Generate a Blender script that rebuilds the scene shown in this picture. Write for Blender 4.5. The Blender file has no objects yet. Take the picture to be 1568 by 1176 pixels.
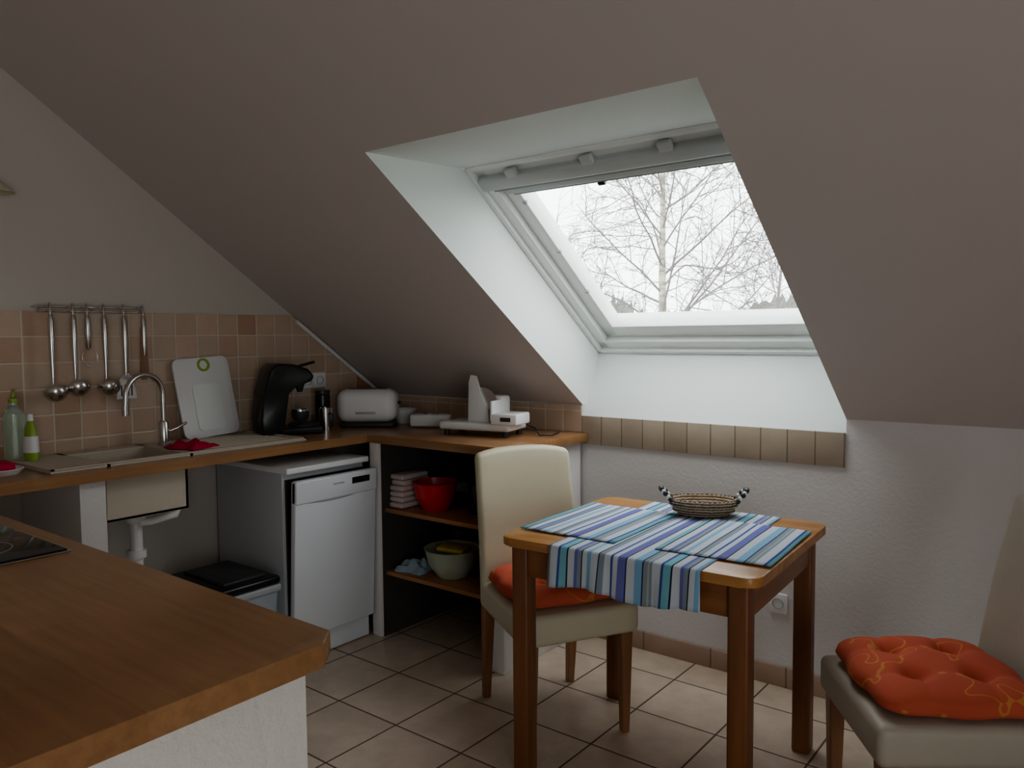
import bpy, bmesh, math, random
from mathutils import Vector, Matrix, Euler
random.seed(7)
D=bpy.data; S=bpy.context.scene
R=math.radians

# ------------------------------------------------------------------ materials
class NT:
    def __init__(s,name):
        s.m=D.materials.new(name); s.m.use_nodes=True
        s.n=s.m.node_tree.nodes; s.l=s.m.node_tree.links
        s.b=s.n['Principled BSDF']
    def node(s,t,**k):
        n=s.n.new(t)
        for a,b in k.items(): setattr(n,a,b)
        return n
    def put(s,sock,v):
        if isinstance(v,bpy.types.NodeSocket): s.l.new(v,sock)
        else: sock.default_value=v
    def math(s,op,a,b=0.0,c=0.0):
        n=s.node('ShaderNodeMath',operation=op)
        s.put(n.inputs[0],a); s.put(n.inputs[1],b); s.put(n.inputs[2],c)
        return n.outputs[0]
    def coord(s):
        return s.node('ShaderNodeTexCoord').outputs['Object']
    def noise(s,scale,vec=None,detail=3,rough=.5):
        n=s.node('ShaderNodeTexNoise'); n.inputs['Scale'].default_value=scale
        n.inputs['Detail'].default_value=detail; n.inputs['Roughness'].default_value=rough
        s.l.new(vec if vec else s.coord(),n.inputs['Vector']); return n.outputs['Fac']
    def ramp(s,fac,stops,interp='LINEAR'):
        n=s.node('ShaderNodeValToRGB'); cr=n.color_ramp; cr.interpolation=interp
        while len(cr.elements)<len(stops): cr.elements.new(.5)
        for e,(p,c) in zip(cr.elements,stops): e.position=p; e.color=(*c,1)
        s.l.new(fac,n.inputs[0]); return n.outputs[0]
    def mix(s,f,a,b,mode='MIX'):
        n=s.node('ShaderNodeMix',data_type='RGBA',blend_type=mode)
        s.put(n.inputs[0],f)
        s.put(n.inputs[6],a if isinstance(a,bpy.types.NodeSocket) else (*a,1))
        s.put(n.inputs[7],b if isinstance(b,bpy.types.NodeSocket) else (*b,1))
        return n.outputs[2]
    def bump(s,h,strength=.3,dist=.01):
        n=s.node('ShaderNodeBump'); n.inputs['Strength'].default_value=strength
        n.inputs['Distance'].default_value=dist
        s.l.new(h,n.inputs['Height']); s.l.new(n.outputs[0],s.b.inputs['Normal'])
    def base(s,c): s.put(s.b.inputs['Base Color'],c if isinstance(c,bpy.types.NodeSocket) else (*c,1))

def simple(name,col,rough=.5,metal=0,var=.08,ns=12,bs=0,bscale=200,bd=.002,coat=0):
    t=NT(name); f=t.noise(ns)
    d=tuple(max(0,c*(1-var)) for c in col); u=tuple(min(1,c*(1+var)) for c in col)
    t.base(t.mix(f,d,u)); t.b.inputs['Roughness'].default_value=rough; t.b.inputs['Metallic'].default_value=metal
    if coat: t.b.inputs['Coat Weight'].default_value=coat
    if bs: t.bump(t.noise(bscale,detail=4),bs,bd)
    return t.m

def tile_mat(name,A,B,sa,sb,oa,ob,stops,grout,g,rough,bump=.5,mott=.12):
    t=NT(name); sep=t.node('ShaderNodeSeparateXYZ'); t.l.new(t.coord(),sep.inputs[0])
    a=t.math('DIVIDE',t.math('SUBTRACT',sep.outputs[A],oa),sa)
    b=t.math('DIVIDE',t.math('SUBTRACT',sep.outputs[B],ob),sb)
    fa=t.math('FRACT',a); fb=t.math('FRACT',b)
    ea=t.math('MULTIPLY',t.math('MINIMUM',fa,t.math('SUBTRACT',1,fa)),sa)
    eb=t.math('MULTIPLY',t.math('MINIMUM',fb,t.math('SUBTRACT',1,fb)),sb)
    e=t.math('MINIMUM',ea,eb)
    mask=t.math('GREATER_THAN',e,g)
    cmb=t.node('ShaderNodeCombineXYZ'); t.l.new(t.math('FLOOR',a),cmb.inputs[0]); t.l.new(t.math('FLOOR',b),cmb.inputs[1])
    wn=t.node('ShaderNodeTexWhiteNoise'); t.l.new(cmb.outputs[0],wn.inputs[0])
    col=t.ramp(wn.outputs[0],stops)
    m=t.ramp(t.noise(9,detail=6,rough=.6),[(.3,(1-mott,)*3),(.7,(1,)*3)])
    col=t.mix(1.0,col,m,'MULTIPLY')
    t.base(t.mix(mask,grout,col))
    t.put(t.b.inputs['Roughness'],t.math('SUBTRACT',.9,t.math('MULTIPLY',mask,.9-rough)))
    h=t.math('MINIMUM',t.math('DIVIDE',e,g*2.2),1)
    t.bump(h,bump,.003)
    return t.m

def stave_mat(name,LA,WA,cols,w=.042,L=.6,rough=.38,grain=1.0):
    t=NT(name); sep=t.node('ShaderNodeSeparateXYZ'); t.l.new(t.coord(),sep.inputs[0])
    row=t.math('FLOOR',t.math('DIVIDE',sep.outputs[WA],w))
    wn=t.node('ShaderNodeTexWhiteNoise',noise_dimensions='1D'); t.l.new(row,wn.inputs['W'])
    colm=t.math('FLOOR',t.math('ADD',t.math('DIVIDE',sep.outputs[LA],L),t.math('MULTIPLY',wn.outputs[0],7)))
    cmb=t.node('ShaderNodeCombineXYZ'); t.l.new(row,cmb.inputs[0]); t.l.new(colm,cmb.inputs[1])
    w2=t.node('ShaderNodeTexWhiteNoise'); t.l.new(cmb.outputs[0],w2.inputs[0])
    c=t.ramp(w2.outputs[0],[(0,cols[0]),(.5,cols[1]),(1,cols[2])])
    mp=t.node('ShaderNodeMapping'); t.l.new(t.coord(),mp.inputs[0])
    sc=[60,60,60]; sc[LA]=4; mp.inputs['Scale'].default_value=sc
    n=t.noise(1.0,mp.outputs[0],5,.6)
    g=t.ramp(n,[(.3,(1-.22*grain,)*3),(.65,(1,1,1))])
    st=t.ramp(t.noise(3.5,detail=3),[(.35,(.84,.82,.80)),(.6,(1,1,1))])
    c=t.mix(1.0,c,st,'MULTIPLY')
    t.base(t.mix(1.0,c,g,'MULTIPLY')); t.b.inputs['Roughness'].default_value=rough
    t.bump(n,.06,.002)
    return t.m

def wood_mat(name,axis,dark,light,rough=.4,scale=22):
    t=NT(name); mp=t.node('ShaderNodeMapping'); t.l.new(t.coord(),mp.inputs[0])
    sc=[scale]*3; sc[axis]=scale*.08; mp.inputs['Scale'].default_value=sc
    n=t.noise(1.0,mp.outputs[0],6,.6)
    t.base(t.ramp(n,[(.28,dark),(.5,tuple((a+b)/2 for a,b in zip(dark,light))),(.7,light)]))
    t.b.inputs['Roughness'].default_value=rough; t.bump(n,.08,.002)
    return t.m

M={}
def paint(name,col,bs=.25,sc=120):
    t=NT(name); f=t.noise(1.2,detail=2)
    t.base(t.mix(f,tuple(c*.96 for c in col),col)); t.b.inputs['Roughness'].default_value=.88
    t.bump(t.noise(sc,detail=5,rough=.6),bs,.005); return t.m
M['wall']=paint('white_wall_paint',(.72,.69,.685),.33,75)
M['wall_l']=paint('white_paint_gable_shaded',(.60,.55,.495),.15,75)  # same white paint, dimmed in its colour to carry the gable's shade
M['ceil']=paint('white_paint_ceiling_shaded',(.62,.56,.53),.08,60)  # white paint browned and darkened; the slope's shade sits in the colour
M['reveal']=paint('reveal_paint',(.82,.86,.84),.05,60)  # white paint made lighter and greener, skylight glow put into the colour
M['plaster']=paint('rough_plaster',(.80,.77,.72),1,40)
M['white']=simple('white_plastic',(.80,.80,.80),.35,var=.02)
M['frame']=simple('white_lacquer',(.84,.87,.85),.35,var=.02)
M['greyframe']=simple('grey_blind_rail',(.26,.27,.27),.4,var=.03)
M['ventbar']=simple('vent_bar_lacquer',(.54,.56,.55),.4,var=.03)
M['applw']=simple('appliance_white',(.74,.76,.80),.3,var=.02)
M['appls']=simple('appliance_side',(.55,.56,.58),.4,var=.02)
M['black']=simple('black_plastic',(.012,.012,.013),.3,var=.1)
M['darkgrey']=simple('dark_grey_plastic',(.04,.042,.045),.45)
M['lightgrey']=simple('light_grey_plastic',(.42,.43,.45),.45)
M['bingrey']=simple('bin_blue_grey',(.36,.40,.45),.4)
M['liner']=simple('shelf_shade_sheet',(.06,.052,.05),.7)  # near-black tone standing in for shade inside the open shelf
M['glassblk']=simple('black_ceramic_glass',(.008,.008,.009),.08,var=.1)
M['chrome']=simple('brushed_steel',(.62,.60,.58),.22,1,var=.04)
M['sink']=simple('cream_composite',(.58,.51,.42),.45,var=.04,ns=60)
M['cream']=simple('cream_leatherette',(.60,.55,.41),.48,var=.04,bs=.15,bscale=350,bd=.001)
M['beige']=simple('taupe_leatherette',(.45,.40,.33),.5,var=.05,bs=.15,bscale=350,bd=.001)
M['red']=simple('red_plastic',(.55,.02,.03),.3)
M['redcloth']=simple('red_microfibre',(.5,.01,.06),.9,bs=.6,bscale=300)
M['greenp']=simple('lime_plastic',(.30,.45,.08),.35)
M['paleg']=simple('pale_green_plastic',(.42,.46,.36),.35)
M['yellow']=simple('yellow_cloth',(.55,.42,.02),.8)
M['towel']=simple('grey_pink_towel',(.55,.45,.44),.95,bs=.8,bscale=150,bd=.004)
M['bluecloth']=simple('blue_grey_cloth',(.30,.38,.44),.9,bs=.5)
M['legwood']=wood_mat('chair_leg_wood',2,(.22,.095,.045),(.38,.19,.09))
M['pine_x']=wood_mat('pine_length',0,(.34,.14,.045),(.56,.29,.10),.3)
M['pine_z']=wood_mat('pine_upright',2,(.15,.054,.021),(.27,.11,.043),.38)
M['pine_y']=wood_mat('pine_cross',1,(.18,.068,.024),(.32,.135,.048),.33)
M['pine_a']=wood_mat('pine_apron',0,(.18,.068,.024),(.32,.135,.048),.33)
cc=[(.35,.18,.085),(.43,.235,.115),(.385,.205,.095)]
M['top_y']=stave_mat('beech_top_y',1,0,cc,rough=.3)
M['top_x']=stave_mat('beech_top_x',0,1,cc,.075,.9,rough=.3)
M['shelf']=wood_mat('shelf_wood',0,(.25,.10,.04),(.42,.2,.08))
ts=[(0,(.56,.41,.30)),(.3,(.64,.49,.37)),(.6,(.58,.44,.33)),(.85,(.65,.46,.34)),(.96,(.55,.36,.26)),(1,(.46,.20,.10))]
gr=(.68,.60,.51)
M['tile_left']=tile_mat('wall_tiles_left',1,2,.1025,.1025,.07,1.517,ts,gr,.0026,.3)
M['tile_back']=tile_mat('wall_tiles_back',0,2,.1025,.1025,-1.98,1.052,ts,gr,.0026,.3)
ts2=[(0,(.42,.34,.26)),(.5,(.48,.40,.31)),(1,(.44,.35,.27))]
M['tile_sill']=tile_mat('sill_tiles',0,2,.1055,.30,-1.98,.80,ts2,(.22,.17,.14),.0022,.35)
M['tile_floor']=tile_mat('floor_tiles',0,1,.315,.315,-2.04,1.896,[(0,(.60,.48,.38)),(.5,(.68,.56,.45)),(1,(.64,.51,.40))],(.13,.095,.07),.0035,.3,.4,.22)
M['tile_base']=tile_mat('skirting_tiles',0,2,.316,.5,-1.34,-.2,[(0,(.42,.29,.22)),(1,(.47,.34,.26))],(.2,.15,.12),.003,.4)

def stripes():
    t=NT('striped_cotton'); sep=t.node('ShaderNodeSeparateXYZ'); t.l.new(t.coord(),sep.inputs[0])
    f=t.math('FRACT',t.math('DIVIDE',t.math('ADD',sep.outputs[0],5.02),.33))
    W=(.54,.58,.64);SB=(.22,.42,.62);BL=(.05,.09,.33);NV=(.015,.02,.045);PU=(.15,.16,.42);GY=(.24,.29,.36);YG=(.38,.42,.32);TQ=(.20,.44,.52)
    st=[(0,W),(.07,NV),(.082,GY),(.13,W),(.19,BL),(.212,W),(.26,PU),(.335,NV),(.347,W),(.42,SB),(.49,NV),(.502,GY),(.54,YG),(.555,GY),(.58,W),(.66,BL),(.68,TQ),(.75,NV),(.762,W),(.83,PU),(.86,GY),(.90,NV),(.912,W),(.96,SB)]
    c=t.ramp(f,st,'CONSTANT'); t.base(c); t.b.inputs['Roughness'].default_value=.9
    t.bump(t.noise(500,detail=2),.3,.001); return t.m
M['stripe']=stripes()
def cushmat():
    t=NT('coral_print_cotton')
    n=t.noise(10,detail=1,rough=.5); band=t.math('LESS_THAN',t.math('ABSOLUTE',t.math('SUBTRACT',n,.58)),.009)
    n2=t.noise(5,detail=1)
    red=t.mix(n2,(.48,.085,.05),(.62,.14,.07))
    c=t.mix(t.math('MULTIPLY',band,.6),red,(.66,.32,.09)); t.base(c); t.b.inputs['Roughness'].default_value=.9
    t.bump(t.noise(300),.3,.001); return t.m
M['cush']=cushmat()
def wicker():
    t=NT('wicker'); w=t.node('ShaderNodeTexWave',bands_direction='Z'); w.inputs['Scale'].default_value=32; w.inputs['Distortion'].default_value=1.5
    t.l.new(t.coord(),w.inputs[0]); k=t.noise(70,detail=2)
    f=t.math('MULTIPLY',w.outputs['Fac'],k)
    t.base(t.ramp(f,[(.03,(.10,.07,.05)),(.2,(.40,.30,.20)),(.5,(.62,.50,.36))])); t.b.inputs['Roughness'].default_value=.7
    t.bump(f,.8,.004); return t.m
M['wicker']=wicker()
def glass():
    m=D.materials.new('window_glass'); m.use_nodes=True; n=m.node_tree.nodes; l=m.node_tree.links
    n.clear(); o=n.new('ShaderNodeOutputMaterial'); tr=n.new('ShaderNodeBsdfTransparent'); g=n.new('ShaderNodeBsdfGlossy'); g.inputs['Roughness'].default_value=.02
    mx=n.new('ShaderNodeMixShader'); mx.inputs[0].default_value=.04
    tr.inputs[0].default_value=(.96,.98,.97,1)
    l.new(tr.outputs[0],mx.inputs[1]); l.new(g.outputs[0],mx.inputs[2]); l.new(mx.outputs[0],o.inputs[0]); return m
M['glass']=glass()
def clearp():
    t=NT('clear_bottle'); t.base((.75,.9,.8)); t.b.inputs['Transmission Weight'].default_value=.7; t.b.inputs['Roughness'].default_value=.1; return t.m
M['clear']=clearp()
def birch():
    t=NT('birch_bark')
    mp=t.node('ShaderNodeMapping'); mp.inputs['Scale'].default_value=(3,3,9); t.l.new(t.coord(),mp.inputs[0])
    t.base(t.ramp(t.noise(1,mp.outputs[0],3),[(.42,(.20,.18,.14)),(.55,(.44,.42,.32))])); t.b.inputs['Roughness'].default_value=.9; return t.m
M['birch']=birch()
M['twig']=simple('twig_bark',(.17,.15,.145),.9)
M['hedge']=simple('distant_scrub',(.20,.19,.18),1,var=.4,ns=.8)
M['grass']=simple('grass',(.12,.15,.06),1,var=.4,ns=.5)

# ------------------------------------------------------------------ geometry
def finish(bm,name,mat,parent=None,smooth=True,ang=35):
    bmesh.ops.recalc_face_normals(bm,faces=bm.faces)
    me=D.meshes.new(name); bm.to_mesh(me); bm.free()
    if smooth:
        for p in me.polygons: p.use_smooth=True
        me.set_sharp_from_angle(angle=R(ang))
    o=D.objects.new(name,me); S.collection.objects.link(o)
    if mat: me.materials.append(M[mat] if isinstance(mat,str) else mat)
    if parent: o.parent=parent
    return o
def empty(name,loc=(0,0,0),rz=0,mat=None):
    o=D.objects.new(name,None); S.collection.objects.link(o); o.empty_display_size=.1
    if mat is not None: o.matrix_world=mat
    else: o.location=loc; o.rotation_euler=(0,0,R(rz))
    return o
def bm_box(bm,c,s,bev=0,seg=3,rot=None):
    r=bmesh.ops.create_cube(bm,size=1); vs=r['verts']
    for v in vs: v.co=Vector((v.co.x*s[0],v.co.y*s[1],v.co.z*s[2]))
    if bev:
        es=list({e for v in vs for e in v.link_edges})
        rr=bmesh.ops.bevel(bm,geom=es,offset=bev,segments=seg,profile=.5,affect='EDGES')
        vs=list({v for f in rr['faces'] for v in f.verts}|{v for v in vs if v.is_valid})
    m=Matrix.Translation(c)
    if rot: m=m@Euler([R(a) for a in rot]).to_matrix().to_4x4()
    for v in vs: v.co=m@v.co
def box(name,c,s,mat,parent=None,bev=0,rot=None,seg=3,cuts=None,deform=None):
    bm=bmesh.new(); bm_box(bm,(0,0,0) if deform else c,s,bev,seg,None if deform else rot)
    if deform:
        for ax,n in (cuts or []):
            for i in range(1,n):
                p=[0,0,0]; p[ax]=-s[ax]/2+s[ax]*i/n; nn=[0,0,0]; nn[ax]=1
                bmesh.ops.bisect_plane(bm,geom=bm.verts[:]+bm.edges[:]+bm.faces[:],plane_co=p,plane_no=nn)
        for v in bm.verts: v.co=deform(v.co.copy())
        m=Matrix.Translation(c)
        if rot: m=m@Euler([R(a) for a in rot]).to_matrix().to_4x4()
        bmesh.ops.transform(bm,matrix=m,verts=bm.verts)
    return finish(bm,name,mat,parent)
def bb(name,x0,x1,y0,y1,z0,z1,mat,parent=None,bev=0,seg=2):
    return box(name,((x0+x1)/2,(y0+y1)/2,(z0+z1)/2),(x1-x0,y1-y0,z1-z0),mat,parent,bev,seg=seg)
def lathe(name,prof,mat,parent=None,loc=(0,0,0),seg=28,sx=1,sy=1,rot=None):
    bm=bmesh.new(); rings=[]
    for r,z in prof:
        if r<1e-5: rings.append([bm.verts.new((0,0,z))])
        else: rings.append([bm.verts.new((r*math.cos(2*math.pi*i/seg)*sx,r*math.sin(2*math.pi*i/seg)*sy,z)) for i in range(seg)])
    for a,b in zip(rings,rings[1:]):
        for i in range(seg):
            j=(i+1)%seg
            q=[a[i%len(a)],a[j%len(a)],b[j%len(b)],b[i%len(b)]]
            u=[]
            for v in q:
                if v not in u: u.append(v)
            if len(u)>2: bm.faces.new(u)
    m=Matrix.Translation(loc)
    if rot: m=m@Euler([R(a) for a in rot]).to_matrix().to_4x4()
    bmesh.ops.transform(bm,matrix=m,verts=bm.verts)
    return finish(bm,name,mat,parent)
def tube(name,pts,rad,mat,parent=None,seg=10,rads=None,bm=None):
    own=bm is None
    if own: bm=bmesh.new()
    P=[Vector(p) for p in pts]; T=[]
    for i in range(len(P)):
        a=P[max(i-1,0)]; b=P[min(i+1,len(P)-1)]; T.append((b-a).normalized())
    n=T[0].orthogonal().normalized(); rings=[]
    for i,(p,t) in enumerate(zip(P,T)):
        n=(n-t*n.dot(t)).normalized(); b=t.cross(n); r=rads[i] if rads else rad
        rings.append([bm.verts.new(p+(n*math.cos(2*math.pi*k/seg)+b*math.sin(2*math.pi*k/seg))*r) for k in range(seg)])
    for a,b in zip(rings,rings[1:]):
        for k in range(seg): bm.faces.new((a[k],a[(k+1)%seg],b[(k+1)%seg],b[k]))
    bm.faces.new(rings[0]); bm.faces.new(rings[-1])
    if own: return finish(bm,name,mat,parent,ang=50)
def prism(name,pts,axis,a0,a1,mat,parent=None,bev=0,seg=2):
    bm=bmesh.new()
    def mk(p,a):
        l=[p[0],p[1]]; l.insert(axis,a); return bm.verts.new(l)
    A=[mk(p,a0) for p in pts]; B=[mk(p,a1) for p in pts]; n=len(pts)
    bm.faces.new(A); bm.faces.new(B[::-1])
    for i in range(n): bm.faces.new((A[i],A[(i+1)%n],B[(i+1)%n],B[i]))
    if bev: bmesh.ops.bevel(bm,geom=bm.edges[:],offset=bev,segments=seg,profile=.5,affect='EDGES')
    return finish(bm,name,mat,parent)
def rrect(w,h,r,n=6,cx=0,cy=0):
    o=[]
    for sx,sy,a0 in ((1,1,0),(-1,1,90),(-1,-1,180),(1,-1,270)):
        for i in range(n+1):
            a=R(a0+90*i/n); o.append((cx+sx*(w/2-r)+r*math.cos(a),cy+sy*(h/2-r)+r*math.sin(a)))
    return o

XL=-3.33; YK=3.045; ZK=1.08; TS=.713; XR=2.3; YB=-2.9; ZF=2.72
YF=YK-(ZF-ZK)/TS
zc=lambda y: min(ZF,ZK+TS*(YK-y))
WX0,WX1=-1.98,-.816; HT=1.75
# ------------------------------------------------------------------ room
bb('floor',XL-.12,XR+.12,YB-.12,YK+.2,-.1,0,'tile_floor')
bm=bmesh.new()
bm_box(bm,((XL+WX0)/2-.06,YK+.1,ZK/2),(WX0-XL+.12,.2,ZK))
bm_box(bm,((WX0+WX1)/2,YK+.1,.5125),(WX1-WX0,.2,1.025))
bm_box(bm,((WX1+XR)/2+.06,YK+.1,ZK/2),(XR-WX1+.12,.2,ZK))
finish(bm,'wall_back','wall',smooth=False)
gp=[(YB-.12,0),(YK,0),(YK,ZK),(YF,ZF),(YB-.12,ZF)]
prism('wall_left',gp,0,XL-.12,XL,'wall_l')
# right gable wall with a glazed door opening
RY0,RY1,RZ0,RZ1=-2.0,-.2,.12,2.15
def gslab(bm,pts):
    A=[bm.verts.new((XR,*p)) for p in pts]; B=[bm.verts.new((XR+.12,*p)) for p in pts]; n=len(pts)
    bm.faces.new(A); bm.faces.new(B[::-1])
    for i in range(n): bm.faces.new((A[i],A[(i+1)%n],B[(i+1)%n],B[i]))
bm=bmesh.new()
gslab(bm,[(RY1,0),(YK,0),(YK,ZK),(YF,ZF),(RY1,ZF)])
gslab(bm,[(YB-.12,0),(RY0,0),(RY0,ZF),(YB-.12,ZF)])
gslab(bm,[(RY0,0),(RY1,0),(RY1,RZ0),(RY0,RZ0)])
gslab(bm,[(RY0,RZ1),(RY1,RZ1),(RY1,ZF),(RY0,ZF)])
finish(bm,'wall_right','wall',smooth=False)
bb('wall_rear',XL,XR,YB-.12,YB,0,ZF,'wall')
# ceiling with skylight shaft
SB=(3.19,1.318); ST=(2.234,2.028)
bm=bmesh.new()
def q(*p): bm.faces.new([bm.verts.new(v) for v in p])
zt=zc(HT)
def strip(x0,x1,y0,y1): q((x0,y0,zc(y0)),(x1,y0,zc(y0)),(x1,y1,zc(y1)),(x0,y1,zc(y1)))
strip(XL,WX0,YK,YF); strip(WX1,XR,YK,YF); strip(WX0,WX1,HT,YF); strip(XL,XR,YF,YB)
finish(bm,'ceiling','ceil',smooth=False)
bm=bmesh.new()
for x in (WX0,WX1):
    q((x,YK,1.025),(x,YK,ZK),(x,HT,zt),(x,ST[0],ST[1]),(x,SB[0],SB[1]))
q((WX0,HT,zt),(WX1,HT,zt),(WX1,ST[0],ST[1]),(WX0,ST[0],ST[1]))
q((WX0,YK,1.025),(WX1,YK,1.025),(WX1,SB[0],SB[1]),(WX0,SB[0],SB[1]))
finish(bm,'trim_skylight_lining','reveal',smooth=False)
# tiles
yt=YK-(1.517-ZK)/TS
prism('trim_tiles_left',[(.0,.95),(YK-.001,.95),(YK-.001,ZK-.005),(yt,1.512),(.0,1.512)],0,XL+.0005,XL+.009,'tile_left')
bb('trim_tiles_back',XL+.01,WX0,YK-.009,YK-.0005,.95,ZK-.004,'tile_back')
bb('trim_tiles_sill',WX0,WX1,YK-.011,YK-.0005,.90,1.03,'tile_sill',bev=.002)
bb('baseboard_back',-1.97,XR,YK-.011,YK-.0005,0,.082,'tile_base',bev=.002)
bb('baseboard_left',XL+.0005,XL+.011,.8,1.16,0,.082,'tile_base',bev=.002)
tube('trim_slope',[(XL+.018,yt+.02,zc(yt+.02)-.02),(XL+.018,YK-.03,zc(YK-.03)-.02)],.011,'white')

# ------------------------------------------------------------------ skylight
d=Vector((0,ST[0]-SB[0],ST[1]-SB[1])); WL=d.length; d.normalize()
zin=Vector((1,0,0)).cross(d)
mw=Matrix(((1,d.x*0,zin.x,WX0),(0,d.y,zin.y,SB[0]),(0,d.z,zin.z,SB[1]),(0,0,0,1)))
WW=WX1-WX0
win=empty('window_1',mat=mw)
def ring(name,x0,y0,x1,y1,wl,wr,wb,wt,z0,z1,mat,par,bev=.004):
    bm=bmesh.new(); zc_=(z0+z1)/2; h=z1-z0
    bm_box(bm,((x0+x1)/2,y0+wb/2,zc_),(x1-x0,wb,h),bev,2); bm_box(bm,((x0+x1)/2,y1-wt/2,zc_),(x1-x0,wt,h),bev,2)
    bm_box(bm,(x0+wl/2,(y0+y1)/2,zc_),(wl,y1-y0-.002,h),bev,2); bm_box(bm,(x1-wr/2,(y0+y1)/2,zc_),(wr,y1-y0-.002,h),bev,2)
    return finish(bm,name,mat,par)
ring('lining_profile',0,0,WW,WL,.022,.022,.022,.022,-.05,.006,'frame',win)
ring('fixed_frame',.02,.02,WW-.02,WL-.02,.045,.045,.05,.06,-.11,-.012,'frame',win)
ring('sash',.066,.072,WW-.066,WL-.08,.062,.062,.075,.06,-.12,-.04,'frame',win)
box('glass',(WW/2,WL/2,-.085),(WW-.2,WL-.25,.004),'glass',win)
box('ventilation_bar',(WW/2,WL-.088,-.005),(WW-.05,.06,.045),'ventbar',win,.012)
box('ventilation_groove',(WW/2,WL-.132,-.025),(WW-.10,.026,.03),'greyframe',win,.004)
box('blind_box',(WW/2,WL-.163,-.045),(WW-.17,.040,.036),'ventbar',win,.008)
box('blind_rail',(WW/2,WL-.188,-.052),(WW-.20,.016,.03),'greyframe',win,.004)
for i,f in enumerate((.17,.45,.70,.9)):
    box('bracket_%d'%i,(WW*f,WL-.050,.006),(.05,.040,.022),'ventbar',win,.006)
box('latch',(WW*.42,WL-.202,-.045),(.03,.014,.02),'black',win,.003)
for i,f in enumerate((.34,.56,.8)):
    box('pin_%d'%i,(.128,WL*f,-.038),(.018,.012,.014),'lightgrey',win,.002)
# glazed door in the right gable wall
w2=empty('door_1',(XR+.06,(RY0+RY1)/2,(RZ0+RZ1)/2)); hw=(RY1-RY0)/2; hh=(RZ1-RZ0)/2
for nm,c,s in (('frame_l',(0,-hw+.03,0),(.07,.06,2*hh)),('frame_r',(0,hw-.03,0),(.07,.06,2*hh)),('mullion',(0,0,0),(.07,.09,2*hh-.1)),('frame_t',(0,0,hh-.03),(.07,2*hw-.1,.06)),('frame_b',(0,0,-hh+.03),(.07,2*hw-.1,.06))):
    box(nm,c,s,'frame',w2,.004)
box('glass',(0,0,0),(.006,2*hw-.08,2*hh-.08),'glass',w2)

# ------------------------------------------------------------------ counters
CZ=.95; CT=.038
def topslab(bm,x0,x1,y0,y1): bm_box(bm,((x0+x1)/2,(y0+y1)/2,CZ-CT/2),(x1-x0,y1-y0,CT))
kc=empty('kitchen_counter',(-2.9,1.9,0))
off=Vector((-2.9,1.9,0))
def K(o): o.parent=kc; o.matrix_parent_inverse=Matrix.Translation(-off); return o
SKX0,SKX1,SKY0,SKY1=-3.20,-2.87,1.275,1.60
bm=bmesh.new()
topslab(bm,XL+.01,-2.77,.757,SKY0); topslab(bm,XL+.01,-2.77,SKY1,2.43); topslab(bm,XL+.01,SKX0,SKY0,SKY1); topslab(bm,SKX1,-2.77,SKY0,SKY1)
K(finish(bm,'worktop_long','top_y',smooth=False))
pts=[(XL+.01,2.4305),(-2.0,2.4305),(-1.965,2.44),(-1.945,2.475),(-1.945,YK-.012),(XL+.01,YK-.012)]
K(prism('worktop_short',pts,2,CZ-CT,CZ,'top_x',bev=.003))
K(bb('support_panel',XL+.012,-2.82,1.175,1.262,0,CZ-CT,'wall'))
K(bb('divider_panel',-2.765,-2.705,2.435,YK-.012,0,CZ-CT,'wall',bev=.003))
K(bb('end_panel',-2.06,-1.985,2.455,YK-.012,0,CZ-CT,'wall',bev=.003))
K(bb('shade_sheet_left',-2.7045,-2.70,2.45,YK-.02,0,CZ-CT-.001,'liner'))  # thin dark sheets added to paint the shelf bay's shade
K(bb('shade_sheet_right',-2.066,-2.0605,2.47,YK-.02,0,CZ-CT-.001,'liner'))
K(bb('shade_sheet_back',-2.699,-2.067,YK-.02,YK-.013,0,CZ-CT-.001,'liner'))
for i,z in enumerate((.606,.31)):
    K(bb('shelf_%d'%i,-2.699,-2.067,2.465,YK-.021,z-.02,z,'shelf',bev=.003))
# peninsula
pn=empty('peninsula_counter',(-2,.43,0)); o2=Vector((-2,.43,0))
def Pn(o): o.parent=pn; o.matrix_parent_inverse=Matrix.Translation(-o2); return o
pts=[(XL+.01,.06),(-.94,.06),(-.915,.09),(-.92,.715),(-.955,.755),(XL+.01,.755)]
Pn(prism('worktop',pts,2,CZ-CT,CZ,'top_x',bev=.003))
Pn(bb('plaster_base',-2.70,-1.0,.13,.742,0,CZ-CT,'plaster',bev=.004))
hob=empty('ceramic_hob',(-2.05,.45,CZ))
box('glass_top',(0,0,.004),(.58,.51,.007),'glassblk',hob,.003)
box('rim',(0,0,.0022),(.592,.522,.004),'chrome',hob,.001)
for i,(x,y,r) in enumerate(((-.15,.13,.09),(.15,.12,.075),(-.15,-.12,.075),(.14,-.13,.09))):
    lathe('zone_%d'%i,[(r-.002,.0078),(r-.002,.0082),(r,.0082),(r,.0078)],'lightgrey',hob,(x,y,0))

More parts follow.
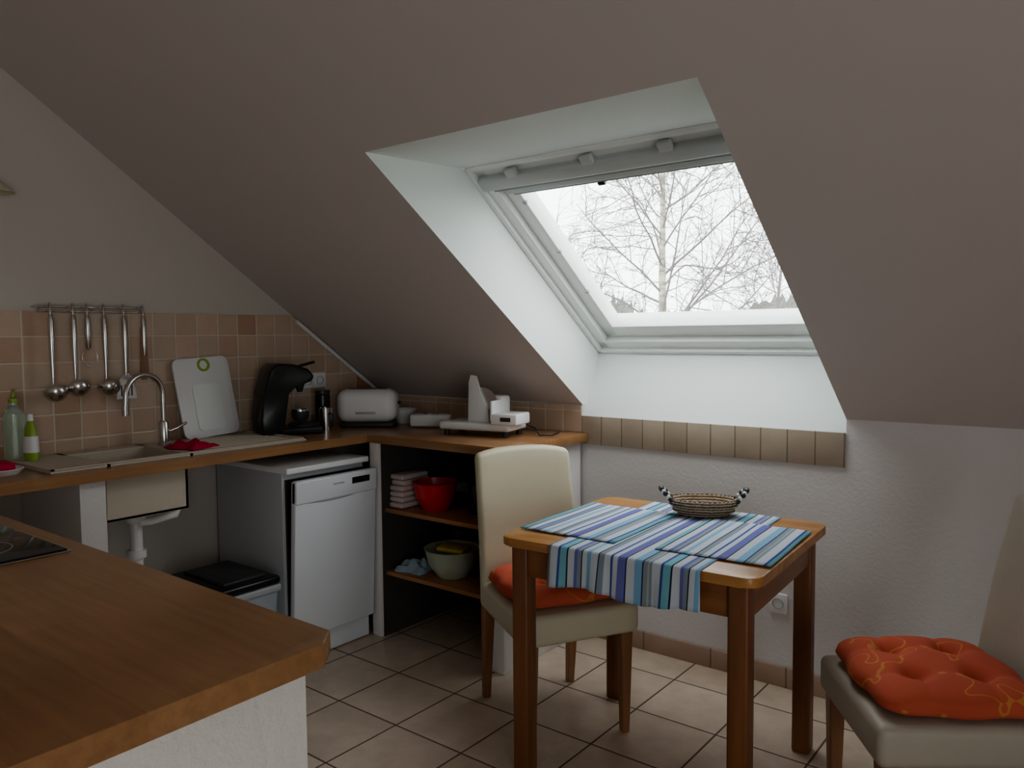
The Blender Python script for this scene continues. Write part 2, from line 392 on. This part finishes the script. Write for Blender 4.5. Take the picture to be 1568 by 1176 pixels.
# ------------------------------------------------------------------ sink + tap
sk=empty('kitchen_sink',(-3.05,1.6,CZ)); so=Vector((-3.05,1.6,CZ))
def Sk(o): o.parent=sk; o.matrix_parent_inverse=Matrix.Translation(-so); return o
bm=bmesh.new(); x0,x1,y0,y1=-3.27,-2.83,1.09,2.13; h=.009; zc2=CZ+h/2+.0005
def sb(a,b,c,e,zz=zc2,hh_=h): bm_box(bm,((a+b)/2,(c+e)/2,zz),(b-a,e-c,hh_))
sb(x0,x1,y0,SKY0+.012); sb(x0,x1,SKY1-.012,y1); sb(x0,SKX0+.012,SKY0,SKY1); sb(SKX1-.012,x1,SKY0,SKY1)
sb(x0,x1,y0,y0+.012,CZ+.011,.006); sb(x0,x1,y1-.012,y1,CZ+.011,.006); sb(x1-.012,x1,y0,y1,CZ+.011,.006)
for i in range(8): sb(-3.15+i*.035,-3.138+i*.035,1.68,2.08,CZ+.0105,.004)
sb(SKX0+.002,SKX0+.012,SKY0+.002,SKY1-.002,CZ-.105,.21); sb(SKX1-.012,SKX1-.002,SKY0+.002,SKY1-.002,CZ-.105,.21)
sb(SKX0+.002,SKX1-.002,SKY0+.002,SKY0+.012,CZ-.105,.21); sb(SKX0+.002,SKX1-.002,SKY1-.012,SKY1-.002,CZ-.105,.21)
sb(SKX0+.002,SKX1-.002,SKY0+.002,SKY1-.002,CZ-.206,.01)
Sk(finish(bm,'basin_and_drainer','sink',smooth=False))
Sk(tube('waste_pipe',[(-3.02,1.46,.738),(-3.02,1.46,.50),(-3.02,1.46,.44)],.024,'white'))
Sk(lathe('waste_flange',[(0,0),(.045,0),(.045,-.02),(.03,-.05),(0,-.05)],'white',None,(-3.02,1.46,.738)))
Sk(lathe('trap_nut',[(0,0),(.035,0),(.035,-.03),(0,-.03)],'white',None,(-3.02,1.46,.58)))
Sk(tube('overflow_pipe',[(-2.98,1.62,.745),(-2.98,1.60,.70),(-2.98,1.5,.69),(-3.0,1.47,.69)],.016,'white'))
Sk(tube('wall_pipe',[(-3.02,1.46,.45),(-3.02,1.43,.42),(-3.06,1.40,.43),(-3.15,1.40,.46),(-3.30,1.40,.46)],.022,'white'))
tp=empty('kitchen_tap',(-3.16,1.66,CZ+.012))
lathe('base',[(0,0),(.027,0),(.027,.006),(.021,.012),(.021,.09),(.016,.10),(0,.10)],'chrome',tp)
P=[(0,0,.09),(0,0,.18)]+[(.017*(1-math.cos(R(a))),-.085*(1-math.cos(R(a))),.21+.085*math.sin(R(a))) for a in range(0,181,15)]+[(.034,-.172,.17)]
tube('spout',P,.011,'chrome',tp,12)
lathe('nozzle',[(0,0),(.014,0),(.014,.04),(0,.04)],'chrome',tp,(.034,-.173,.135))
tube('lever',[(0,.015,.05),(.02,.05,.065),(.03,.085,.085)],.006,'chrome',tp)

# ------------------------------------------------------------------ dishwasher
dw=empty('dishwasher',(-3.04,2.197,0))
box('body',(-.005,0,.43),(.50,.446,.80),'appls',dw,.004)
box('worktop_lid',(.01,0,.838),(.55,.452,.026),'white',dw,.006)
box('tub_shadow_gap',(.25,0,.46),(.02,.42,.68),'black',dw)
box('door',(.305,0,.455),(.032,.446,.69),'applw',dw,.006,rot=(0,3.0,0))
box('control_panel',(.3255,0,.752),(.034,.446,.10),'applw',dw,.007,rot=(0,3,0))
box('display',(.3440,.125,.765),(.004,.10,.028),'black',dw,.001,rot=(0,3,0))
def groove(v):
    return Vector((v.x,v.y,v.z-.012*(1-(v.y/.17)**2)))
box('handle_recess',(.3315,-.03,.712),(.012,.30,.012),'lightgrey',dw,.004,rot=(0,3,0),cuts=[(1,10)],deform=groove)
box('badge',(.3440,.0,.765),(.002,.06,.006),'lightgrey',dw,rot=(0,3,0))
box('plinth',(.255,0,.055),(.03,.44,.10),'applw',dw,.003)
box('panel_seam',(.292,0,.128),(.012,.44,.006),'lightgrey',dw)

# waste bin
wb=empty('waste_bin',(-2.92,1.77,0))
box('body',(0,0,.19),(.38,.27,.38),'bingrey',wb,.02,deform=lambda v: Vector((v.x*(.88+.12*(v.z/.38+.5)),v.y*(.88+.12*(v.z/.38+.5)),v.z)))
box('bag_rim',(0,0,.372),(.392,.282,.03),'lightgrey',wb,.008)
box('lid',(0,0,.405),(.39,.28,.036),'black',wb,.014)
box('lid_flap',(0,0,.426),(.30,.19,.014),'darkgrey',wb,.005)

# ------------------------------------------------------------------ utensil rail
ur=empty('utensil_rail',(XL+.05,1.44,1.53))
tube('bar',[(0,-.205,0),(0,.205,0)],.005,'chrome',ur)
tube('bar_front',[(.012,-.205,-.018),(.012,.205,-.018)],.004,'chrome',ur)
for i,y in enumerate((-.2,0,.2)):
    tube('bracket_%d'%i,[(-.049,y,0),(0,y,0),(.012,y,-.018)],.004,'chrome',ur)
def handle(par,y,L,r=.0045,x=.03):
    tube('hook_%d'%int(y*1000),[(x-.012,y,.0),(x-.004,y,.012),(x,y,.0),(x,y,-.03)],.003,'chrome',par)
    tube('handle_%d'%int(y*1000),[(x,y,-.03),(x,y,-.05),(x,y,-.16),(x,y,-L)],r,'chrome',par,rads=[.005,.011,.010,.0045])
sph=[(.043*math.sin(R(a)),-.043*math.cos(R(a))) for a in range(0,91,10)]
bowl=sph+[(.041*math.sin(R(a)),-.041*math.cos(R(a))) for a in range(90,-1,-10)]
for y,L in ((-.165,.30),(-.083,.285),(.035,.29)):
    handle(ur,y,L); lathe('ladle_%d'%int(y*1000),bowl,'chrome',ur,(.05,y,-L-.025),24,rot=(0,-35,0))
handle(ur,-.03,.17)
handle(ur,.115,.28)
prism('slotted_turner',[(-0.012+.115,-.27),(.012+.115,-.27),(.152,-.31),(.157,-.375),(.073,-.375),(.078,-.31)],0,.028,.031,'chrome',ur)
for k in range(4): box('slot_%d'%k,(.0315,.094+.014*k,-.34),(.001,.005,.045),'darkgrey',ur)
handle(ur,.195,.20); prism('wood_spatula',[(.183,-.08),(.205,-.08),(.213,-.27),(.205,-.30),(.183,-.30),(.176,-.27)],0,.024,.029,'legwood',ur)
tube('whisk_ring',[(.04,-.03+.03*math.sin(R(a)),-.20+.035*math.cos(R(a))) for a in range(0,361,30)],.002,'chrome',ur)

# wall sockets
def socket(nm,loc,n,rz):
    e=empty(nm,loc,rz)
    for i in range(n):
        x=(i-(n-1)/2)*.076
        box('plate_%d'%i,(x,-.005,0),(.075,.009,.08),'white',e,.003)
        lathe('well_%d'%i,[(.022,0),(.022,.004),(.020,.004),(.018,-.006),(0,-.006)],'lightgrey',e,(x,-.0095,0),rot=(90,0,0))
        for k in (-.009,.009): lathe('hole_%d_%d'%(i,k>0),[(0,0),(.003,0),(.003,.002),(0,.002)],'black',e,(x+k,-.0045,0),12,rot=(90,0,0))
socket('double_wall_socket',(XL+.0095,2.55,1.18),2,90)
socket('wall_socket',(-1.06,YK-.0005,.335),1,0)

# cutting board
cb=empty('cutting_board',(-3.235,1.93,CZ+.012))
def board(nm,w,h,r,mat,par,t):
    return prism(nm,rrect(w,h,r,6,0,h/2),0,-t/2,t/2,mat,par,bev=.002)
board('board',.27,.36,.03,'white',cb,.010)
lathe('hole_rim',[(.030,-.004),(.030,.004),(.020,.004),(.020,-.004),(.030,-.004)],'greenp',cb,(.0055,.01,.325),rot=(0,90,0))
o=board('small_board',.13,.21,.015,'frame',cb,.004); o.location=(.0085,0,.03)
cb.rotation_euler=(R(3),R(-11),0)

# coffee machine (pad machine)
cm=empty('coffee_machine',(-3.10,2.22,CZ),72)
prism('body',[(-.13,0),(-.03,0),(-.035,.10),(-.02,.20),(.02,.235),(.10,.245),(.115,.27),(.09,.305),(.02,.33),(-.06,.335),(-.095,.30),(-.12,.20),(-.14,.08)],1,-.085,.085,'black',cm,.012,3)
box('base',(.02,0,.018),(.27,.17,.035),'black',cm,.01)
lathe('drip_tray',[(0,0),(.07,0),(.075,.03),(.065,.035),(0,.033)],'darkgrey',cm,(.09,0,.015))
lathe('spout',[(0,0),(.012,0),(.028,.05),(0,.05)],'darkgrey',cm,(.07,0,.195))
box('lid_lever',(.10,0,.325),(.09,.03,.012),'black',cm,.005,rot=(0,-14,0))
lathe('pad_holder',[(0,0),(.03,.0),(.04,.02),(.04,.045),(0,.05)],'darkgrey',cm,(.07,-.0,.06))
lathe('pad_holder_ring',[(.034,.046),(.041,.046),(.041,.053),(.034,.053)],'chrome',cm,(.07,-.0,.06))
tn=empty('coffee_pad_canister',(-3.15,2.475,CZ))
lathe('can',[(0,0),(.037,0),(.037,.165),(.033,.17),(0,.17)],'black',tn)
lathe('lid',[(0,.17),(.037,.171),(.037,.19),(0,.192)],'darkgrey',tn)
gc=empty('coffee_mug',(-3.06,2.42,CZ))
lathe('cup',[(0,0),(.028,0),(.033,.11),(.030,.11),(.026,.008),(0,.008)],'chrome',gc)
tube('ear',[(.031,0,.085),(.055,0,.08),(.058,0,.05),(.048,0,.025),(.028,0,.022)],.005,'darkgrey',gc)

# toaster
to=empty('toaster',(-3.02,2.66,CZ),38)
box('body',(0,0,.108),(.30,.17,.165),'white',to,.052,seg=6)
for i,y in enumerate((-.022,.022)): box('slot_%d'%i,(0,y,.1903),(.19,.018,.003),'black',to)
box('foot',(0,0,.013),(.27,.145,.026),'darkgrey',to,.008)
box('lever',(.155,0,.12),(.02,.035,.014),'black',to,.004)
box('button_strip',(0,-.0855,.075),(.10,.004,.012),'lightgrey',to,.001)
bo=empty('white_bowl',(-2.98,2.87,CZ))
lathe('bowl',[(0,0),(.035,0),(.062,.06),(.068,.075),(.064,.075),(.056,.058),(.03,.008),(0,.008)],'white',bo)
ps=empty('socket_strip',(-2.72,2.80,CZ),30)
box('block',(0,0,.035),(.20,.07,.06),'white',ps,.012)
for i in range(3): lathe('well_%d'%i,[(.022,0),(.022,.003),(.018,.003),(.018,-.001),(0,-.001)],'lightgrey',ps,(-.06+i*.06,0,.0655))
tube('cable',[(.1,0,.03),(.14,.03,.01),(.2,.02,.006),(.24,.04,.006)],.004,'white',ps)
# food slicer
sl=empty('food_slicer',(-2.32,2.73,CZ),12)
box('base',(0,0,.045),(.36,.19,.035),'white',sl,.012)
for i,(x,y) in enumerate(((-.15,-.07),(.15,-.07),(-.15,.07),(.15,.07))): lathe('foot_%d'%i,[(0,0),(.014,0),(.014,.03),(0,.03)],'darkgrey',sl,(x,y,0),12)
prism('guide_plate',[(-.06,.06),(.05,.06),(.045,.12),(.0,.20),(-.015,.27),(-.045,.275),(-.055,.24)],1,-.035,-.02,'white',sl,.004)
box('motor_housing',(.04,.035,.12),(.13,.09,.12),'white',sl,.015)
box('food_carriage',(.16,-.04,.085),(.13,.14,.05),'white',sl,.008)
box('carriage_wall',(.10,-.05,.12),(.012,.12,.09),'white',sl,.004)
lathe('blade',[(0,0),(.075,0),(.078,.002),(.0,.004)],'chrome',sl,(.01,-.018,.14),32,rot=(90,0,0))
box('front_label',(.17,-.1115,.085),(.05,.002,.018),'darkgrey',sl)
tube('power_cord',[(.17,.08,.05),(.22,.09,.03),(.27,.03,.006),(.32,.06,.006),(.31,.16,.006)],.004,'darkgrey',sl)

# soap bottles, sponge dish, cloth
b1=empty('dish_soap_bottle',(-3.16,1.155,CZ+.01))
lathe('body',[(0,0),(.03,0),(.034,.02),(.03,.08),(.026,.12),(.012,.145),(0,.145)],'greenp',b1,sy=.7)
lathe('label',[(.0345,.03),(.0318,.09)],'white',b1,sy=.72); lathe('cap',[(0,.145),(.012,.145),(.010,.17),(0,.172)],'white',b1)
b2=empty('soap_dispenser',(-3.24,1.13,CZ+.01))
lathe('body',[(0,0),(.034,0),(.036,.02),(.036,.17),(.014,.20),(.014,.21),(0,.21)],'clear',b2)
lathe('pump',[(0,.21),(.016,.21),(.016,.225),(.005,.23),(.005,.25),(0,.25)],'greenp',b2)
tube('pump_spout',[(0,0,.25),(.01,.0,.255),(.035,-.01,.248)],.006,'greenp',b2)
sd=empty('sponge_dish',(-2.97,.99,CZ))
lathe('dish',[(0,0),(.05,0),(.068,.018),(.064,.02),(.045,.006),(0,.006)],'white',sd)
box('sponge',(0,0,.026),(.09,.06,.03),'redcloth',sd,.006)
def lump(nm,loc,s,mat,seed,rz=0):
    random.seed(seed); e=empty(nm,loc,rz); bm=bmesh.new(); bmesh.ops.create_grid(bm,x_segments=14,y_segments=10,size=.5)
    ph=[random.random()*6 for _ in range(6)]
    for v in bm.verts:
        x,y=v.co.x,v.co.y; ed=max(0,1-(2*abs(x))**6)*max(0,1-(2*abs(y))**6)
        v.co=Vector((x*s[0]*(1+.06*math.sin(9*y+ph[0])),y*s[1]*(1+.1*math.sin(8*x+ph[1])),s[2]*(.12+ed*(.45+.25*math.sin(11*x+ph[2])*math.cos(9*y+ph[3])+.2*math.sin(17*y+5*x+ph[4])))))
    ex=bmesh.ops.extrude_face_region(bm,geom=bm.faces[:])
    for v in [g for g in ex['geom'] if isinstance(g,bmesh.types.BMVert)]: v.co.z=0
    return finish(bm,'folds',mat,e)
lump('red_dishcloth',(-2.97,1.67,CZ+.013),(.17,.13,.035),'redcloth',3,15)

# shelf contents
tw=empty('towel_stack',(-2.652,2.585,.606))
for i in range(6): box('towel_%d'%i,(.002*(-1)**i,.004*math.sin(i*2),0.014+.026*i),(.09,.20-.006*i,.025),'towel',tw,.011)
rb=empty('red_bowl',(-2.493,2.59,.606))
lathe('bowl',[(0,0),(.06,0),(.09,.06),(.102,.125),(.108,.13),(.098,.13),(.084,.06),(.055,.008),(0,.008)],'red',rb)
pt=empty('cooking_pot',(-2.25,2.70,.606))
lathe('pot',[(0,0),(.10,0),(.105,.13),(.108,.133),(.102,.133),(.097,.008),(0,.008)],'black',pt)
lathe('lid',[(.108,.134),(.09,.15),(.02,.165),(.018,.19),(0,.192)],'darkgrey',pt)
tube('grip',[(-.1,0,.11),(-.135,0,.115),(-.135,.04,.115),(-.1,.04,.11)],.006,'black',pt)
fp=empty('frying_pan',(-2.52,2.86,.606))
lathe('pan',[(0,0),(.11,0),(.135,.045),(.13,.045),(.105,.006),(0,.006)],'darkgrey',fp)
lathe('stacked_pan',[(0,.05),(.10,.05),(.125,.10),(.12,.10),(.095,.056),(0,.056)],'lightgrey',fp)
lathe('stacked_bowl',[(0,.10),(.07,.10),(.115,.18),(.11,.18),(.065,.106),(0,.106)],'darkgrey',fp)
tube('pan_handle',[(.05,-.09,.17),(.09,-.13,.22),(.13,-.16,.225),(.2,-.19,.19)],.012,'black',fp)
gb=empty('plastic_bowl',(-2.40,2.60,.31))
lathe('bowl',[(0,0),(.07,0),(.112,.06),(.128,.125),(.132,.13),(.122,.13),(.104,.06),(.065,.008),(0,.008)],'paleg',gb)
box('yellow_cloth',(0.01,0,.128),(.13,.12,.02),'yellow',gb,.008,rot=(0,5,20))
lump('kitchen_cloth',(-2.60,2.56,.31),(.15,.13,.06),'bluecloth',5,10)
bk=empty('dark_tray',(-2.18,2.80,.31))
box('tray',(0,0,.06),(.17,.3,.12),'darkgrey',bk,.02)
fb=empty('storage_box',(-2.58,2.86,.31))
box('box',(0,0,.09),(.2,.22,.18),'black',fb,.02)
box('lid',(0,0,.186),(.21,.23,.014),'darkgrey',fb,.004)

# wall lamp (gable wall, left)
wlp=empty('wall_lamp',(XL+.0,1.10,2.0))
lathe('rose',[(0,0),(.04,0),(.035,.02),(0,.025)],'chrome',wlp,(0.001,0,0),rot=(0,90,0))
tube('arm',[(.02,0,0),(.06,0,.01),(.09,0,0),(.10,0,-.02)],.006,'chrome',wlp)
lathe('shade',[(.012,.0),(.03,-.02),(.062,-.045),(.064,-.05),(.058,-.048),(.025,-.022),(.01,-.004)],'cream',wlp,(.10,0,-.015))

# ------------------------------------------------------------------ table
TC=(-1.157,2.278); TZ=.77
tb=empty('dining_table',(*TC,0),3)
TW,TD=.825,.735
prism('top',rrect(TW,TD,.045,6),2,TZ-.028,TZ,'pine_x',tb,.005)
for i,(a,b) in enumerate(((-1,-1),(1,-1),(1,1),(-1,1))):
    box('leg_%d'%i,(a*(TW/2-.062),b*(TD/2-.055),(TZ-.028)/2),(.058,.058,TZ-.028),'pine_z',tb,.008)
for i,b in enumerate((-1,1)): box('apron_x_%d'%i,(0,b*(TD/2-.048),TZ-.078),(TW-.17,.022,.095),'pine_a',tb,.003)
for i,a in enumerate((-1,1)): box('apron_y_%d'%i,(a*(TW/2-.048),0,TZ-.078),(.022,TD-.17,.095),'pine_y',tb,.003)
rn=empty('table_runner',(*TC,0),3)
bm=bmesh.new(); path=[]
yN=-TD/2
for i in range(16): path.append((.355-(.355-(yN+.004))*i/15,TZ+.0015,0))
path+=[(yN-.004,TZ-.0005,0),(yN-.0075,TZ-.007,.0)]
for i in range(1,9): path.append((yN-.0085,TZ-.007-.108*i/8,i/8))
nx=48; rows=[]
for (y,z,h) in path:
    r=[]
    for i in range(nx+1):
        x=-.215+.475*i/nx
        wv=.012*h*math.sin(x*30)+.007*h*math.sin(x*61+1)
        r.append(bm.verts.new((x+.02*h*(x-.03),y-abs(wv)-.004*h,z-.008*h*math.sin(x*20))))
    rows.append(r)
for a,b in zip(rows,rows[1:]):
    for i in range(nx): bm.faces.new((a[i],a[i+1],b[i+1],b[i]))
o=finish(bm,'cloth','stripe',rn,ang=80)
md=o.modifiers.new('t','SOLIDIFY'); md.thickness=.0015; md.offset=1
def mat_(nm,cx,cy,w,dd,z,rz):
    e=empty(nm,(cx,cy,z),rz); bm=bmesh.new(); bmesh.ops.create_grid(bm,x_segments=12,y_segments=16,size=.5)
    for v in bm.verts:
        x,y=v.co.x*w,v.co.y*dd; v.co=Vector((x,y,.0012+.0015*math.sin(x*25+y*9)**2))
    o=finish(bm,'cloth','stripe',e,ang=80); m=o.modifiers.new('t','SOLIDIFY'); m.thickness=.0015; m.offset=1
mat_('placemat',-1.38,2.235,.345,.46,TZ+.0035,2)
mat_('placemat.001',-.92,2.265,.335,.45,TZ+.0035,4)

# basket
bs=empty('wicker_basket',(-1.145,2.525,TZ+.0045),28)
lathe('bowl',[(0,0),(.085,0),(.105,.025),(.118,.052),(.122,.056),(.116,.058),(.110,.052),(.097,.024),(.08,.006),(0,.006)],'wicker',bs,sy=.62,seg=48)
bm=bmesh.new()
for k in range(44):
    a=2*math.pi*k/44; bmesh.ops.create_uvsphere(bm,u_segments=6,v_segments=4,radius=.0058,matrix=Matrix.Translation((.119*math.cos(a),.119*.62*math.sin(a),.056)))
    for zz,rr in ((.018,.102),(.036,.112)):
        bmesh.ops.create_uvsphere(bm,u_segments=6,v_segments=4,radius=.0052,matrix=Matrix.Translation((rr*math.cos(a+zz*4),rr*.62*math.sin(a+zz*4),zz)))
finish(bm,'woven_rim','wicker',bs)
for i,sg in enumerate((-1,1)):
    P=[(sg*.112,-.028,.055),(sg*.130,-.026,.075),(sg*.142,-.012,.088),(sg*.145,0,.090),(sg*.142,.012,.088),(sg*.130,.026,.075),(sg*.112,.028,.055)]
    bm=bmesh.new()
    for k,p in enumerate(P): bmesh.ops.create_uvsphere(bm,u_segments=10,v_segments=8,radius=.0095,matrix=Matrix.Translation(p))
    finish(bm,'bead_handle_%d'%i,'darkgrey' ,bs)
    bm=bmesh.new()
    for k,(p,p2) in enumerate(zip(P,P[1:])): bmesh.ops.create_uvsphere(bm,u_segments=10,v_segments=6,radius=.0080,matrix=Matrix.Translation((Vector(p)+Vector(p2))/2))
    finish(bm,'light_beads_%d'%i,'white',bs)

# ------------------------------------------------------------------ chairs (local +x = facing direction)
def cushion(par,cx,w,dp,z,th):
    n=44; bm=bmesh.new(); tuf=[(-.38,-.38),(.38,-.38),(-.38,.38),(.38,.38)]
    def f(a,b,top):
        s=1-.12*(a*a*b*b)
        edge=max(abs(a),abs(b))**6
        sc=1+.03*edge*(math.cos(a*8.3) if abs(b)>abs(a) else math.cos(b*8.3))
        x=a*s*w/2*sc; y=b*s*dp/2*sc
        e=(max(0,1-abs(a)**3.6)*max(0,1-abs(b)**3.6))**.40
        dm=sum(math.exp(-((a-t[0])**2+(b-t[1])**2)/.028) for t in tuf)
        cr=sum(math.exp(-((a-t)**2)/.006)*(.35+.65*abs(b)**2)+math.exp(-((b-t)**2)/.006)*(.35+.65*abs(a)**2) for t in (-.38,.38))
        if top: h=th*.40+th*.70*e*(1-.66*min(1,dm)-.17*cr)
        else: h=th*.40*(1-e)
        return Vector((cx+x,y,z+h))
    T={};Bm={}
    for i in range(n+1):
        for j in range(n+1):
            a=-1+2*i/n;b=-1+2*j/n
            T[i,j]=bm.verts.new(f(a,b,True))
            Bm[i,j]=T[i,j] if i in(0,n) or j in(0,n) else bm.verts.new(f(a,b,False))
    for i in range(n):
        for j in range(n):
            bm.faces.new((T[i,j],T[i+1,j],T[i+1,j+1],T[i,j+1]))
            try: bm.faces.new((Bm[i,j+1],Bm[i+1,j+1],Bm[i+1,j],Bm[i,j]))
            except ValueError: pass
    finish(bm,'seat_cushion','cush',par,ang=180)
    for k,t in enumerate(tuf): lathe('button_%d'%k,[(0,0),(.008,0),(.009,.003),(0,.006)],'cush',par,(cx+t[0]*w/2*.98,t[1]*dp/2*.98,z+th*.60),12)
def chair(name,loc,rz,up,rec=.085,ccx=.0):
    c=empty(name,loc,rz)
    box('seat',(.015,0,.415),(.45,.43,.105),up,c,.022,seg=4,cuts=[(0,6),(1,6)],deform=lambda v: Vector((v.x,v.y*(1+.04*v.x/.22),v.z+(.008*(1-(v.x/.22)**2)*(1-(v.y/.21)**2) if v.z>0 else 0))))
    H=.60
    def df(v):
        t=min(1,max(0,(v.z+H/2)/H))
        x=v.x-rec*t**1.4+.018*(v.y/.2)**2; y=v.y*(1-.05*t)
        z=v.z-(.02*(abs(v.y)/.2)**3 if t>.8 else 0)
        return Vector((x,y,z))
    box('backrest',(-.222,0,.365+H/2),(.055,.415,H),up,c,.02,seg=4,cuts=[(2,10),(1,8)],deform=df)
    def leg(nm,x,y,dx,top):
        bm=bmesh.new(); T=.022;Bt=.014
        a=[bm.verts.new((x+sx*T,y+sy*T,top)) for sx,sy in((-1,-1),(1,-1),(1,1),(-1,1))]
        b=[bm.verts.new((x+dx+sx*Bt,y+sy*Bt,0)) for sx,sy in((-1,-1),(1,-1),(1,1),(-1,1))]
        bm.faces.new(a);bm.faces.new(b)
        for i in range(4): bm.faces.new((a[i],a[(i+1)%4],b[(i+1)%4],b[i]))
        bmesh.ops.bevel(bm,geom=bm.edges[:],offset=.003,segments=1,affect='EDGES')
        finish(bm,nm,'legwood',c)
    for i,y in enumerate((-.18,.18)):
        leg('front_leg_%d'%i,.205,y,0,.37); leg('rear_leg_%d'%i,-.205,y,-.03,.37)
    cushion(c,ccx,.41,.42,.468,.078)
    return c
chair('dining_chair',(-1.63,2.305,0),-30,'cream',ccx=.01)
chair('dining_chair.001',(-.362,2.262,0),214,'beige',.10,.02)

# ------------------------------------------------------------------ outside
GZ=-3.2
bm=bmesh.new(); bmesh.ops.create_grid(bm,x_segments=30,y_segments=30,size=90)
for v in bm.verts: v.co=Vector((v.co.x-20,v.co.y+98,GZ+.3*math.sin(v.co.x*.1)))
finish(bm,'ground','grass')
def tree(name,base,H,r0,nb,seed,spread=1,trunkmat='birch',twr=.0055,first=.25,nk=5,nj=9):
    random.seed(seed); e=empty(name,base)
    cu={}
    for k,m in (('trunk',trunkmat),('twigs','twig')):
        c=D.curves.new(name+'_'+k,'CURVE'); c.dimensions='3D'; c.bevel_depth=1; c.bevel_resolution=1 if k=='trunk' else 0; c.resolution_u=1
        c.materials.append(M[m]); o=D.objects.new(k,c); S.collection.objects.link(o); o.parent=e; cu[k]=c
    def line(k,pts,ra,rb):
        s=cu[k].splines.new('POLY'); s.points.add(len(pts)-1)
        for i,p in enumerate(pts): s.points[i].co=(*p,1); s.points[i].radius=ra+(rb-ra)*i/(len(pts)-1)
    def path(p,dr,L,n,jit,droop):
        P=[p.copy()]; dr=dr.normalized()
        for i in range(n):
            dr=(dr+Vector((random.gauss(0,jit),random.gauss(0,jit),random.gauss(0,jit)-droop))).normalized()
            P.append(P[-1]+dr*L/n)
        return P
    T=path(Vector((0,0,0)),Vector((0,0,1)),H,14,.045,-.03); line('trunk',T,r0,.012)
    def along(P,f):
        x=f*(len(P)-1); i=min(int(x),len(P)-2); return P[i].lerp(P[i+1],x-i),(P[i+1]-P[i]).normalized()
    def side(t,up):
        a=t.orthogonal().normalized(); a.rotate(Matrix.Rotation(random.random()*2*math.pi,3,t)); return (a+t*up).normalized()
    for i in range(nb):
        f=first+(.97-first)*i/nb+random.uniform(0,.01); p,t=along(T,f)
        L=H*.36*spread*(1-f*.72)*random.uniform(.7,1.15)
        B=path(p,side(t,random.uniform(.5,1.0)),L,8,.10,-.03); rb=r0*.26*(1-f*.6); line('trunk' if rb>.03 else 'twigs',B,rb,.006)
        for j in range(nj):
            g=.15+.8*j/nj+random.random()*.05; p2,t2=along(B,g)
            L2=L*.5*(1-g*.55)*random.uniform(.6,1.2); C=path(p2,side(t2,random.uniform(.6,1.3)),L2,6,.14,.01); line('twigs',C,rb*.30+.003,twr)
            for k in range(nk):
                p3,t3=along(C,.15+.8*k/nk+random.random()*.08); L3=L2*.6*random.uniform(.5,1.2)
                E=path(p3,side(t3,random.uniform(.7,1.6)),L3,4,.16,.06); line('twigs',E,twr*1.1,twr*.5)
                for q_ in range(2):
                    p4,t4=along(E,random.uniform(.2,.8)); line('twigs',path(p4,side(t4,1.2),L3*.6,3,.15,.06),twr*.75,twr*.4)
tree('birch_tree',(-6.34,12.6,GZ),10.8,.125,42,11,1.3,'birch',.0048,.3)
tree('bare_tree',(-11.4,17.5,GZ),7.4,.08,22,5,1.3,'twig',.0055,nk=4,nj=7)
tree('bare_tree.001',(-6.2,17.2,GZ),7.8,.08,24,21,1.3,'twig',.0055,nk=4,nj=8)
random.seed(4)
bm=bmesh.new(); n=500; pr=None
for i in range(n+1):
    x=-75+110*i/n; y=52+3*math.sin(i*.05)
    h=GZ+6.2+.7*math.sin(i*.10)+.4*math.sin(i*.27+2)+random.uniform(-.45,.55)
    cur=[bm.verts.new((x,y,GZ-.5)),bm.verts.new((x,y+.2,h)),bm.verts.new((x,y+3,GZ-.5))]
    if pr:
        for k in range(3): bm.faces.new((pr[k],cur[k],cur[(k+1)%3],pr[(k+1)%3]))
    pr=cur
finish(bm,'distant_treeline','hedge',smooth=False)

# ------------------------------------------------------------------ light
w=D.worlds.new('overcast_sky'); S.world=w; w.use_nodes=True; wn=w.node_tree
bg=wn.nodes['Background']; bg.inputs[0].default_value=(.95,.965,1.0,1); bg.inputs[1].default_value=5.2
def portal(nm,mat,sx,sy):
    l=D.lights.new(nm,'AREA'); l.shape='RECTANGLE'; l.size=sx; l.size_y=sy; l.cycles.is_portal=True
    o=D.objects.new(nm,l); S.collection.objects.link(o); o.matrix_world=mat
def pmat(X,Z,c):
    Y=Z.cross(X); return Matrix(((X.x,Y.x,Z.x,c.x),(X.y,Y.y,Z.y,c.y),(X.z,Y.z,Z.z,c.z),(0,0,0,1)))
portal('skylight_portal',pmat(Vector((1,0,0)),-zin,mw@Vector((WW/2,WL/2,-.13))),WW,WL)
portal('door_portal',pmat(Vector((0,1,0)),Vector((1,0,0)),Vector((XR+.14,(RY0+RY1)/2,(RZ0+RZ1)/2))),RY1-RY0,RZ1-RZ0)

# ------------------------------------------------------------------ camera
cd=D.cameras.new('camera'); cd.sensor_width=36; cd.lens=27.55; cd.clip_start=.02
co=D.objects.new('camera',cd); S.collection.objects.link(co)
co.matrix_world=Matrix.Translation((0,0,1.4))@Matrix.Rotation(R(38.2),4,'Z')@Matrix.Rotation(R(86.5),4,'X')@Matrix.Rotation(R(-.5),4,'Z')
S.camera=co
S.view_settings.view_transform='AgX'
S.view_settings.look='AgX - Medium High Contrast'
